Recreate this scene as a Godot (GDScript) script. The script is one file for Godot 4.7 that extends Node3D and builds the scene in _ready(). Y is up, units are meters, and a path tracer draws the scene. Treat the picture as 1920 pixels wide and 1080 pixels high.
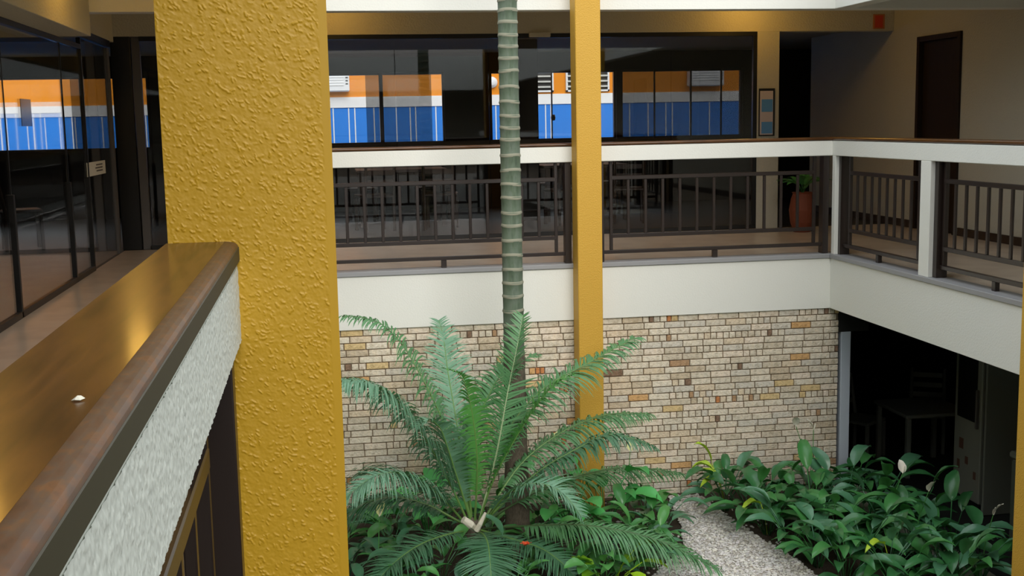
extends Node3D
# World: y up, metres, courtyard ground at y = 0. The camera is held out over the parapet of the left-hand gallery, H above the ground.
const H := 3.702
const FLOOR := 2.357      # upper gallery floor
const BEAM_LOW := 3.322   # underside of the white parapet beams
const BEAM_TOP := 3.467
const CAP_TOP := 3.502
const SLAB_LOW := 1.811   # underside of the white slab edges
const FASCIA := 4.726     # underside of the upper beams
const SOFFIT := 5.2
const XL := -0.147        # courtyard face of the near parapet
const XR := 4.971         # courtyard face of the right-hand wing
const ZF := -11.0         # courtyard face of the far wing
const ZN := 9.0           # courtyard face of the wing behind the camera
const ZB := 12.0          # outer wall behind that wing
const ZG := -13.85        # glass wall of the far room
const XG := -2.19        # glass wall of the left room
const XW := 7.016         # back wall of the right-hand gallery
const ZW := -19.0         # outer wall of the far room

var M := {}
var rng := RandomNumberGenerator.new()
var used := {}

# ---------------------------------------------------------------- helpers
func col(r: float, g: float, b: float) -> Color:
	return Color(r / 255.0, g / 255.0, b / 255.0)

func mat(c: Color, rough := 0.7, metal := 0.0, spec := 0.5) -> StandardMaterial3D:
	var m := StandardMaterial3D.new()
	m.albedo_color = c
	m.roughness = rough
	m.metallic = metal
	m.metallic_specular = spec
	return m

func noise_image(seed_value: int, size: int, freq: float, oct := 4) -> Image:
	var n := FastNoiseLite.new()
	n.seed = seed_value
	n.noise_type = FastNoiseLite.TYPE_SIMPLEX_SMOOTH
	n.frequency = freq
	n.fractal_octaves = oct
	return n.get_seamless_image(size, size)

func tint_texture(img: Image, stops: Array) -> ImageTexture:
	var out := Image.create(img.get_width(), img.get_height(), false, Image.FORMAT_RGB8)
	for y in img.get_height():
		for x in img.get_width():
			var v: float = img.get_pixel(x, y).r * (stops.size() - 1)
			var k := int(clampf(floorf(v), 0, stops.size() - 2))
			var a: Color = stops[k]
			out.set_pixel(x, y, a.lerp(stops[k + 1], v - k))
	out.generate_mipmaps()
	return ImageTexture.create_from_image(out)

func triplanar(m: StandardMaterial3D, s: Vector3) -> StandardMaterial3D:
	m.uv1_triplanar = true
	m.uv1_world_triplanar = true
	m.uv1_scale = s
	return m

func bumped(m: StandardMaterial3D, img: Image, strength: float, s: Vector3) -> StandardMaterial3D:
	var b := img.duplicate() as Image
	b.bump_map_to_normal_map(strength)
	b.generate_mipmaps()
	m.normal_enabled = true
	m.normal_texture = ImageTexture.create_from_image(b)
	return triplanar(m, s)

func numbered(called: String) -> String:
	var k: int = used.get(called, 0)
	used[called] = k + 1
	return called if k == 0 else "%s_%03d" % [called, k]

func st_new() -> SurfaceTool:
	var st := SurfaceTool.new()
	st.begin(Mesh.PRIMITIVE_TRIANGLES)
	st.set_smooth_group(-1)
	return st

func tri(st: SurfaceTool, a: Vector3, b: Vector3, c: Vector3, out: Vector3) -> void:
	if (b - a).cross(c - a).dot(out) > 0:
		st.add_vertex(a); st.add_vertex(c); st.add_vertex(b)
	else:
		st.add_vertex(a); st.add_vertex(b); st.add_vertex(c)

func quad(st: SurfaceTool, a: Vector3, b: Vector3, c: Vector3, d: Vector3, out: Vector3) -> void:
	tri(st, a, b, c, out)
	tri(st, a, c, d, out)

# a box from lo to hi whose edges are chamfered by c
func add_box(st: SurfaceTool, lo: Vector3, hi: Vector3, c := 0.003) -> void:
	var m := (lo + hi) * 0.5
	var h := (hi - lo) * 0.5
	c = minf(c, minf(h.x, minf(h.y, h.z)) * 0.9)
	var p := func(s: Vector3, ax: int) -> Vector3:
		var v := Vector3(s.x * (h.x - c), s.y * (h.y - c), s.z * (h.z - c))
		v[ax] = s[ax] * h[ax]
		return m + v
	for ax in 3:
		var u := (ax + 1) % 3
		var w := (ax + 2) % 3
		for s in [-1.0, 1.0]:
			var q := []
			for k in [[-1, -1], [1, -1], [1, 1], [-1, 1]]:
				var sg := Vector3.ZERO
				sg[ax] = s; sg[u] = k[0]; sg[w] = k[1]
				q.append(p.call(sg, ax))
			var o := Vector3.ZERO
			o[ax] = s
			quad(st, q[0], q[1], q[2], q[3], o)
	if c <= 0.0:
		return
	for ax in 3:
		var u := (ax + 1) % 3
		var w := (ax + 2) % 3
		for su in [-1.0, 1.0]:
			for sw in [-1.0, 1.0]:
				var a := Vector3.ZERO
				a[ax] = -1; a[u] = su; a[w] = sw
				var b := a
				b[ax] = 1
				var o := Vector3.ZERO
				o[u] = su; o[w] = sw
				quad(st, p.call(a, u), p.call(b, u), p.call(b, w), p.call(a, w), o)
	for sx in [-1.0, 1.0]:
		for sy in [-1.0, 1.0]:
			for sz in [-1.0, 1.0]:
				var s := Vector3(sx, sy, sz)
				tri(st, p.call(s, 0), p.call(s, 1), p.call(s, 2), s)

# a round bar through points with a radius at each
func add_tube(st: SurfaceTool, pts: Array, radii: Array, sides := 8) -> void:
	var rings := []
	for i in pts.size():
		var t: Vector3 = (pts[mini(i + 1, pts.size() - 1)] - pts[maxi(i - 1, 0)]).normalized()
		var ref := Vector3.UP if absf(t.y) < 0.9 else Vector3.RIGHT
		var u := t.cross(ref).normalized()
		var w := t.cross(u).normalized()
		var ring := []
		for k in sides:
			var a := TAU * k / sides
			ring.append(pts[i] + (u * cos(a) + w * sin(a)) * float(radii[i]))
		rings.append(ring)
	for i in pts.size() - 1:
		for k in sides:
			var n := (k + 1) % sides
			var o: Vector3 = rings[i][k] + rings[i][n] - pts[i] * 2.0
			quad(st, rings[i][k], rings[i][n], rings[i + 1][n], rings[i + 1][k], o)
	for e in [0, pts.size() - 1]:
		var o2: Vector3 = pts[0] - pts[1] if e == 0 else pts[e] - pts[e - 1]
		for k in sides:
			tri(st, pts[e], rings[e][k], rings[e][(k + 1) % sides], o2)

# a lathed body round the y axis: profile of Vector2(radius, height)
func add_lathe(st: SurfaceTool, at: Vector3, prof: Array, sides := 20) -> void:
	for i in prof.size() - 1:
		var a: Vector2 = prof[i]
		var b: Vector2 = prof[i + 1]
		for k in sides:
			var t0 := TAU * k / sides
			var t1 := TAU * (k + 1) / sides
			var d0 := Vector3(cos(t0), 0, sin(t0))
			var d1 := Vector3(cos(t1), 0, sin(t1))
			var up := Vector3.UP
			var o := (d0 + d1) * (b.y - a.y) + up * 2.0 * (a.x - b.x)
			quad(st, at + d0 * a.x + up * a.y, at + d1 * a.x + up * a.y, at + d1 * b.x + up * b.y, at + d0 * b.x + up * b.y, o)

# a closed outline (Vector2 across, up) drawn along an axis: "z" uses x as across, "x" uses z as across
func add_profile(st: SurfaceTool, outline: Array, axis: String, from: float, to: float) -> void:
	var c := Vector2.ZERO
	for p in outline:
		c += p
	c /= outline.size()
	var at := func(p: Vector2, l: float) -> Vector3:
		return Vector3(p.x, p.y, l) if axis == "z" else Vector3(l, p.y, p.x)
	for i in outline.size():
		var a: Vector2 = outline[i]
		var b: Vector2 = outline[(i + 1) % outline.size()]
		var n := Vector2(b.y - a.y, a.x - b.x)
		if n.dot((a + b) * 0.5 - c) < 0:
			n = -n
		var o := Vector3(n.x, n.y, 0) if axis == "z" else Vector3(0, n.y, n.x)
		quad(st, at.call(a, from), at.call(b, from), at.call(b, to), at.call(a, to), o)
	var along := Vector3(0, 0, 1) if axis == "z" else Vector3(1, 0, 0)
	for i in range(1, outline.size() - 1):
		tri(st, at.call(outline[0], from), at.call(outline[i], from), at.call(outline[i + 1], from), -along * signf(to - from))
		tri(st, at.call(outline[0], to), at.call(outline[i], to), at.call(outline[i + 1], to), along * signf(to - from))

func done(st: SurfaceTool) -> ArrayMesh:
	st.generate_normals()
	return st.commit()

func box_mesh(lo: Vector3, hi: Vector3, c := 0.003) -> ArrayMesh:
	var st := st_new()
	add_box(st, lo, hi, c)
	return done(st)

func put(called: String, mesh: Mesh, m: Material, parent: Node3D = null) -> MeshInstance3D:
	var o := MeshInstance3D.new()
	o.mesh = mesh
	o.material_override = m
	if parent == null:
		o.name = numbered(called)
		add_child(o, true)
	else:
		o.name = called
		parent.add_child(o, true)
	return o

func tag(o: Node, label: String, category: String, group := "") -> Node:
	o.set_meta("label", label)
	o.set_meta("category", category)
	if group != "":
		o.set_meta("group", group)
	return o

func thing(called: String, label: String, category: String, at := Vector3.ZERO, group := "") -> Node3D:
	var o := Node3D.new()
	o.name = numbered(called)
	add_child(o, true)
	o.position = at
	tag(o, label, category, group)
	return o

func structure(called: String, mesh: Mesh, m: Material) -> MeshInstance3D:
	var o := put(called, mesh, m)
	o.set_meta("kind", "structure")
	return o

func frame_node(called: String) -> Node3D:
	var o := Node3D.new()
	o.name = called
	o.set_meta("kind", "structure")
	add_child(o, true)
	return o

func boxes(called: String, list: Array, m: Material, c := 0.004) -> MeshInstance3D:
	var st := st_new()
	for b in list:
		add_box(st, b[0], b[1], c)
	return structure(called, done(st), m)

# a wall face with real relief: width along u, height along v, strokes of raised plaster stamped on it
func relief_mesh(org: Vector3, u: Vector3, v: Vector3, w: float, h: float, res: float, strokes: int, long: Vector2, half: Vector2, high: Vector2, plain: float, ground: float) -> ArrayMesh:
	var nx := int(w / res) + 1
	var ny := int(h / res) + 1
	var f := PackedFloat32Array()
	f.resize(nx * ny)
	var fn := FastNoiseLite.new()
	fn.seed = 5
	fn.frequency = 45.0
	for j in ny:
		for i in nx:
			f[j * nx + i] = (ground * (fn.get_noise_2d(i * res, j * res) + 0.6 * fn.get_noise_2d(i * res * 2.7, j * res * 2.7 + 9.0))) if i * res < w - plain else ground * 0.3
	for s in strokes:
		var p := Vector2(rng.randf() * (w - plain), rng.randf() * h)
		var a := rng.randf_range(-0.5, 1.6) + (PI if rng.randf() < 0.2 else 0.0)
		var l := rng.randf_range(long.x, long.y)
		var r := rng.randf_range(half.x, half.y)
		var hh := rng.randf_range(high.x, high.y)
		var bend := rng.randf_range(-0.9, 0.9)
		var d := Vector2(cos(a), -sin(a))
		var d2 := Vector2(cos(a + bend), -sin(a + bend))
		var q := p + d * l * 0.5
		var e := q + d2 * l * 0.5
		var lo := Vector2(minf(p.x, minf(q.x, e.x)), minf(p.y, minf(q.y, e.y))) - Vector2(r, r)
		var hi := Vector2(maxf(p.x, maxf(q.x, e.x)), maxf(p.y, maxf(q.y, e.y))) + Vector2(r, r)
		for j in range(maxi(0, int(lo.y / res)), mini(ny - 1, int(hi.y / res) + 1) + 1):
			for i in range(maxi(0, int(lo.x / res)), mini(nx - 1, int(hi.x / res) + 1) + 1):
				var x := Vector2(i * res, j * res)
				if x.x > w - plain:
					continue
				var g := Geometry2D.get_closest_point_to_segment(x, p, q)
				var g2 := Geometry2D.get_closest_point_to_segment(x, q, e)
				var dd := minf(x.distance_to(g), x.distance_to(g2)) / r
				if dd < 1.0:
					var k := 1.0 - dd * dd
					f[j * nx + i] = maxf(f[j * nx + i], hh * k * (2.0 - k) * k)
	var n := u.cross(v).normalized()
	var vs := PackedVector3Array()
	var ns := PackedVector3Array()
	var idx := PackedInt32Array()
	for j in ny:
		for i in nx:
			vs.append(org + u * (i * res) + v * (j * res) + n * f[j * nx + i])
			var gx := (f[j * nx + mini(i + 1, nx - 1)] - f[j * nx + maxi(i - 1, 0)]) / (2 * res)
			var gy := (f[mini(j + 1, ny - 1) * nx + i] - f[maxi(j - 1, 0) * nx + i]) / (2 * res)
			ns.append((n - u * gx - v * gy).normalized())
	for j in ny - 1:
		for i in nx - 1:
			var a := j * nx + i
			idx.append_array([a, a + nx, a + 1, a + 1, a + nx, a + nx + 1])
	var arr := []
	arr.resize(Mesh.ARRAY_MAX)
	arr[Mesh.ARRAY_VERTEX] = vs
	arr[Mesh.ARRAY_NORMAL] = ns
	arr[Mesh.ARRAY_INDEX] = idx
	var mesh := ArrayMesh.new()
	mesh.add_surface_from_arrays(Mesh.PRIMITIVE_TRIANGLES, arr)
	return mesh

# ---------------------------------------------------------------- start
func _ready() -> void:
	rng.seed = 20
	camera_and_light()
	materials()
	shell()
	brick_wall()
	parapets()
	pillars()
	railings()
	glazing()
	lamps()
	outdoors()
	interiors()
	ground()
	palms()
	beds()
	small_things()

func camera_and_light() -> void:
	var cam := Camera3D.new()
	cam.name = "camera"
	add_child(cam)
	var pitch := 0.1386
	var roll := -0.0198
	var yaw := 0.1595
	var fw := Vector3(sin(yaw) * cos(pitch), -sin(pitch), -cos(yaw) * cos(pitch))
	var rt := Vector3(cos(yaw), 0, sin(yaw))
	var up := rt.cross(fw)
	var r2 := rt * cos(roll) + up * sin(roll)
	var u2 := up * cos(roll) - rt * sin(roll)
	cam.transform = Transform3D(Basis(r2, u2, -fw), Vector3(0, H, 0))
	cam.fov = 27.326
	cam.near = 0.05
	cam.far = 200.0
	cam.current = true
	var sky_mat := ProceduralSkyMaterial.new()
	sky_mat.sky_top_color = col(222, 230, 236)
	sky_mat.sky_horizon_color = col(214, 220, 222)
	sky_mat.ground_horizon_color = col(150, 150, 146)
	sky_mat.ground_bottom_color = col(120, 118, 112)
	sky_mat.energy_multiplier = 1.0
	var sky := Sky.new()
	sky.sky_material = sky_mat
	var env := Environment.new()
	env.background_mode = Environment.BG_SKY
	env.sky = sky
	env.background_energy_multiplier = 1.0
	env.tonemap_mode = Environment.TONE_MAPPER_LINEAR
	env.tonemap_exposure = 2.3
	env.sdfgi_enabled = true
	env.ssao_enabled = true
	env.ssil_enabled = true
	var we := WorldEnvironment.new()
	we.environment = env
	add_child(we)
	# a veiled sun behind the camera, softened by cloud
	var sun := DirectionalLight3D.new()
	sun.name = "sun"
	sun.light_color = Color(1.0, 0.99, 0.97)
	sun.light_energy = 0.35
	sun.light_angular_distance = 38.0
	sun.shadow_enabled = true
	add_child(sun)
	sun.look_at_from_position(Vector3(0.12, 0.5, 0.86) * 10.0, Vector3.ZERO)

func materials() -> void:
	var grain := noise_image(3, 256, 0.012, 5)
	var fine := noise_image(9, 256, 0.06, 4)
	M.white = bumped(mat(col(230, 230, 223), 0.75), fine, 0.6, Vector3(3, 3, 3))
	M.white_rough = mat(col(214, 217, 206), 0.6)
	M.yellow = mat(col(188, 147, 28), 0.5)
	M.yellow_far = bumped(mat(col(206, 160, 56), 0.6), fine, 2.0, Vector3(4, 4, 4))
	M.stone = mat(col(150, 150, 152), 0.45)
	M.soffit = bumped(mat(col(196, 190, 168), 0.85), fine, 2.0, Vector3(2, 2, 2))
	M.plaster = bumped(mat(col(186, 182, 166), 0.85), fine, 2.0, Vector3(2, 2, 2))
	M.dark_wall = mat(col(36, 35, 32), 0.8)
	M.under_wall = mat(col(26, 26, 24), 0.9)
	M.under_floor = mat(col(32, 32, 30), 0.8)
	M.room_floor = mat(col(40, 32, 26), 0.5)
	M.tile = mat(Color.WHITE, 0.3)
	M.tile.albedo_texture = tint_texture(grain, [col(184, 166, 148), col(198, 180, 162), col(206, 190, 172)])
	triplanar(M.tile, Vector3(0.7, 0.7, 0.7))
	var wood_stops := [col(46, 28, 15), col(76, 48, 24), col(94, 60, 30), col(68, 42, 22)]
	M.wood = mat(Color.WHITE, 0.3, 0.0, 0.3)
	M.wood.albedo_texture = tint_texture(grain, wood_stops)
	M.wood.clearcoat_enabled = true
	M.wood.clearcoat = 0.2
	M.wood.clearcoat_roughness = 0.12
	triplanar(M.wood, Vector3(7, 7, 0.8))
	M.wood_x = M.wood.duplicate()
	M.wood_x.uv1_scale = Vector3(0.8, 7, 7)
	M.wood_edge = mat(Color.WHITE, 0.45)
	M.wood_edge.albedo_texture = tint_texture(noise_image(12, 256, 0.03, 5), [col(70, 44, 30), col(104, 66, 44), col(96, 78, 68), col(140, 88, 46), col(88, 54, 36)])
	triplanar(M.wood_edge, Vector3(7, 7, 2.6))
	M.molding = mat(col(58, 52, 32), 0.6)
	M.rail = mat(col(38, 28, 24), 0.32, 0.0, 0.6)
	M.frame = mat(col(18, 18, 18), 0.4)
	M.grey_metal = mat(col(96, 92, 88), 0.45)
	M.glass = mat(Color(0.02, 0.025, 0.025, 0.05), 0.02)
	M.glass.transparency = BaseMaterial3D.TRANSPARENCY_ALPHA
	M.tint = mat(Color(0.02, 0.025, 0.03, 0.42), 0.02)
	M.tint.transparency = BaseMaterial3D.TRANSPARENCY_ALPHA
	M.tint_dark = mat(Color(0.02, 0.02, 0.02, 0.62), 0.2)
	M.tint_dark.transparency = BaseMaterial3D.TRANSPARENCY_ALPHA
	M.door = mat(Color.WHITE, 0.6, 0.0, 0.3)
	M.door.albedo_texture = tint_texture(grain, [col(30, 21, 13), col(42, 29, 17), col(35, 24, 14)])
	triplanar(M.door, Vector3(6, 0.7, 6))
	M.paper = mat(col(226, 222, 204), 0.8)
	M.ink = mat(col(90, 84, 76), 0.8)
	M.mortar = bumped(mat(col(140, 124, 104), 0.9), fine, 3.0, Vector3(6, 6, 6))
	M.orange = mat(col(230, 142, 6), 0.7)
	M.blue = mat(col(18, 126, 226), 0.6)
	M.band = mat(col(236, 238, 240), 0.7)
	M.chalk = mat(col(228, 232, 236), 0.6)
	M.dark_wood = mat(col(44, 30, 22), 0.45)
	M.trunk = mat(Color.WHITE, 0.75)
	M.trunk.albedo_texture = tint_texture(noise_image(31, 256, 0.02, 5), [col(64, 78, 62), col(84, 100, 80), col(100, 112, 98), col(74, 88, 72)])
	triplanar(M.trunk, Vector3(3, 0.8, 3))
	M.scar = mat(col(146, 146, 128), 0.85)
	M.fibre = mat(Color.WHITE, 0.95)
	M.fibre.albedo_texture = tint_texture(noise_image(33, 256, 0.03, 5), [col(58, 50, 42), col(104, 94, 80), col(82, 74, 62), col(66, 70, 54)])
	triplanar(M.fibre, Vector3(6, 1.5, 6))
	leaf_mats = [leaf_green(col(66, 126, 66), 0.32), leaf_green(col(54, 108, 62), 0.3), leaf_green(col(84, 146, 76), 0.34), leaf_green(col(76, 124, 92), 0.28)]
	M.soil = bumped(mat(col(62, 50, 38), 0.95), fine, 5.0, Vector3(3, 3, 3))

# ---------------------------------------------------------------- the building
func shell() -> void:
	# upper floors with their white slab edges; each slab edge is one beam round the court
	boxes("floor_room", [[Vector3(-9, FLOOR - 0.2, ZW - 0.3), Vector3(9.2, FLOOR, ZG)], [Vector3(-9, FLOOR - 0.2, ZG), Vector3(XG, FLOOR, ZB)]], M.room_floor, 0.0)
	boxes("floor", [
		[Vector3(XG, FLOOR - 0.2, ZG), Vector3(9.2, FLOOR, ZF - 0.14)],
		[Vector3(XG, FLOOR - 0.2, ZF - 0.14), Vector3(XL - 0.1, FLOOR, ZB)],
		[Vector3(XR + 0.14, FLOOR - 0.2, ZF - 0.14), Vector3(9.2, FLOOR, ZB)],
		[Vector3(XL - 0.1, FLOOR - 0.2, ZN + 0.14), Vector3(XR + 0.14, FLOOR, ZB)]], M.tile, 0.0)
	boxes("trim_1", [[Vector3(XL - 0.25, SLAB_LOW, ZF - 0.16), Vector3(XR + 0.16, FLOOR - 0.042, ZF)]], M.white)
	boxes("trim_2", [[Vector3(XR, SLAB_LOW, ZF), Vector3(XR + 0.16, FLOOR - 0.042, ZN)]], M.white)
	boxes("trim_3", [[Vector3(XL - 0.25, SLAB_LOW, ZF), Vector3(XL, FLOOR - 0.042, ZN)]], M.white)
	# grey stone lips on the slab edges
	boxes("trim_4", [[Vector3(XL, FLOOR - 0.042, ZF - 0.18), Vector3(XR - 0.018, FLOOR + 0.001, ZF + 0.018)]], M.stone)
	boxes("trim_5", [[Vector3(XR - 0.018, FLOOR - 0.042, ZF - 0.18), Vector3(XR + 0.18, FLOOR + 0.001, ZN)]], M.stone)
	boxes("trim_6", [[Vector3(XL - 0.22, FLOOR - 0.042, ZF), Vector3(XL + 0.018, FLOOR + 0.001, ZN)]], M.stone)
	# upper beams round the opening
	boxes("trim_7", [[Vector3(XG - 0.4, FASCIA, ZF - 0.18), Vector3(XW, 5.75, ZF)]], M.white)
	boxes("trim_8", [[Vector3(XR, FASCIA, ZF), Vector3(XR + 0.18, 5.75, ZN)]], M.white)
	boxes("trim_9", [[Vector3(XL - 0.18, FASCIA, ZF), Vector3(XL, 5.75, ZN)]], M.white)
	boxes("trim_10", [[Vector3(XL - 0.18, FASCIA, ZN), Vector3(XR + 0.18, 5.75, ZN + 0.18)]], M.white)
	# lintels over the glass walls
	boxes("trim_11", [[Vector3(-9, FASCIA, ZG - 0.16), Vector3(XW, SOFFIT, ZG + 0.02)]], M.soffit)
	boxes("trim_12", [[Vector3(XG - 0.2, H + 0.815, ZF + 0.05), Vector3(-1.9, SOFFIT, ZB)], [Vector3(XG - 0.2, FASCIA - 0.06, ZG), Vector3(XG + 0.02, SOFFIT, ZF + 0.05)]], M.soffit)
	boxes("ceiling", [
		[Vector3(-9.2, SOFFIT, ZW - 0.3), Vector3(9.2, SOFFIT + 0.3, ZF - 0.18)],
		[Vector3(-9.2, SOFFIT, ZF - 0.18), Vector3(XL - 0.18, SOFFIT + 0.3, ZB)],
		[Vector3(XR + 0.18, SOFFIT, ZF - 0.18), Vector3(9.2, SOFFIT + 0.3, ZB)],
		[Vector3(XL - 0.18, SOFFIT, ZN + 0.18), Vector3(XR + 0.18, SOFFIT + 0.3, ZB)]], M.soffit, 0.0)
	boxes("ceiling_1", [[Vector3(-9, FASCIA + 0.09, ZW), Vector3(9, FASCIA + 0.13, ZG - 0.16)],
		[Vector3(-9, FASCIA + 0.09, ZG - 0.16), Vector3(XG - 0.2, FASCIA + 0.13, ZB)]], M.plaster, 0.0)
	# back wall of the right-hand gallery with a door in it
	boxes("wall_right", [
		[Vector3(XW, FLOOR, -12.24), Vector3(XW + 0.15, SOFFIT, ZB)],
		[Vector3(XW, FLOOR, -16.3), Vector3(XW + 0.15, SOFFIT, -13.2)],
		[Vector3(XW, H + 0.9, -13.2), Vector3(XW + 0.15, SOFFIT, -12.24)],
		[Vector3(XW + 0.1, FLOOR, -13.2), Vector3(XW + 0.15, H + 0.9, -12.24)]], M.plaster, 0.0)
	boxes("baseboard_right", [
		[Vector3(XW - 0.02, FLOOR, -12.2), Vector3(XW, FLOOR + 0.09, ZB)],
		[Vector3(XW - 0.02, FLOOR, -16.3), Vector3(XW, FLOOR + 0.09, -13.24)]], M.dark_wood)
	var d := frame_node("door_1")
	put("door_leaf", box_mesh(Vector3(XW + 0.03, FLOOR + 0.01, -13.14), Vector3(XW + 0.07, H + 0.84, -12.30)), M.door, d)
	for k in [[-13.2, -13.14], [-12.30, -12.24]]:
		put("door_frame", box_mesh(Vector3(XW - 0.03, FLOOR, k[0]), Vector3(XW + 0.08, H + 0.9, k[1])), M.door, d)
	put("door_frame", box_mesh(Vector3(XW - 0.03, H + 0.84, -13.14), Vector3(XW + 0.08, H + 0.9, -12.30)), M.door, d)
	var kn := st_new()
	add_tube(kn, [Vector3(XW + 0.03, FLOOR + 1.0, -12.38), Vector3(XW - 0.03, FLOOR + 1.0, -12.38), Vector3(XW - 0.03, FLOOR + 1.0, -12.48)], [0.012, 0.011, 0.01])
	put("door_handle", done(kn), M.grey_metal, d)
	# the far room's outer wall with four window openings; other walls that close the rooms
	var sill := H - 0.30
	var head := H + 0.82
	var openings := [[-8.2, -2.52], [-0.6, 2.03], [2.77, 4.84], [4.93, 7.0]]
	var w := [[Vector3(-9, FLOOR - 0.2, ZW - 0.2), Vector3(9, sill, ZW)], [Vector3(-9, head, ZW - 0.2), Vector3(9, SOFFIT, ZW)]]
	var x := -9.0
	for o in openings:
		w.append([Vector3(x, sill, ZW - 0.2), Vector3(o[0], head, ZW)])
		x = o[1]
	w.append([Vector3(x, sill, ZW - 0.2), Vector3(9, head, ZW)])
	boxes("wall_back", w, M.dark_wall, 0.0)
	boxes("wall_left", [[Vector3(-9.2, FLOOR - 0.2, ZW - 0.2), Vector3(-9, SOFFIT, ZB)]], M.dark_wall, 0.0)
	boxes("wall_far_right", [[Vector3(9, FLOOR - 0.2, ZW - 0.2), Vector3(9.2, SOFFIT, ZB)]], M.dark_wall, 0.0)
	boxes("wall_front", [[Vector3(-9.2, FLOOR - 0.2, ZB), Vector3(9.2, SOFFIT, ZB + 0.2)]], M.plaster, 0.0)
	# plain grey pier at the end of the far glass wall, dark post at the corner of the glass
	boxes("wall_pier", [[Vector3(5.27, FLOOR, ZG - 0.1), Vector3(5.55, FASCIA, ZG + 0.02)]], M.plaster)
	boxes("wall_corner", [[Vector3(-2.21, FLOOR, ZG - 0.2), Vector3(-2.0, FASCIA, ZG)]], M.frame)
	boxes("trim_13", [[Vector3(-1.99, FLOOR, ZG - 0.1), Vector3(-1.9, FASCIA, ZG - 0.02)]], M.grey_metal)
	# round the lower court: walls, ceilings and floor of the dark open room under the right-hand gallery
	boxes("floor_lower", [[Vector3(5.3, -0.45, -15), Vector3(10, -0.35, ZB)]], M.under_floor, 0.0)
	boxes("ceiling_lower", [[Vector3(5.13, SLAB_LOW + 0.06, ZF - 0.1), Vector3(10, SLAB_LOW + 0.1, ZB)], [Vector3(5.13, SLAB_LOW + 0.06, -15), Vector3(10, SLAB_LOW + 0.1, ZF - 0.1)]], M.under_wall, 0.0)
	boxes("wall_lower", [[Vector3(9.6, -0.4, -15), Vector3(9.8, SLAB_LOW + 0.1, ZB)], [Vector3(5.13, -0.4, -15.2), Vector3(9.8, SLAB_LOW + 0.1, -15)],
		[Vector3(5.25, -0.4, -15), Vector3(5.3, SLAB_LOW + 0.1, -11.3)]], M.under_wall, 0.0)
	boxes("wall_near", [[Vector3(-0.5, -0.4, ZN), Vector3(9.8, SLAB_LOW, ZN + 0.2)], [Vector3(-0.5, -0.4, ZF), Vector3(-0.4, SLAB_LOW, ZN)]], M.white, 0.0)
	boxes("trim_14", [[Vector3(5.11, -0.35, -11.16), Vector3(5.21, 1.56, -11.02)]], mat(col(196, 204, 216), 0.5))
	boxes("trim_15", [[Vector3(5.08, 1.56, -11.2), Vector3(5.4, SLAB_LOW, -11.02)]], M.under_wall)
	boxes("trim_16", [[Vector3(5.0, -0.4, ZF), Vector3(5.3, -0.02, ZN)]], M.plaster)

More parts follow.
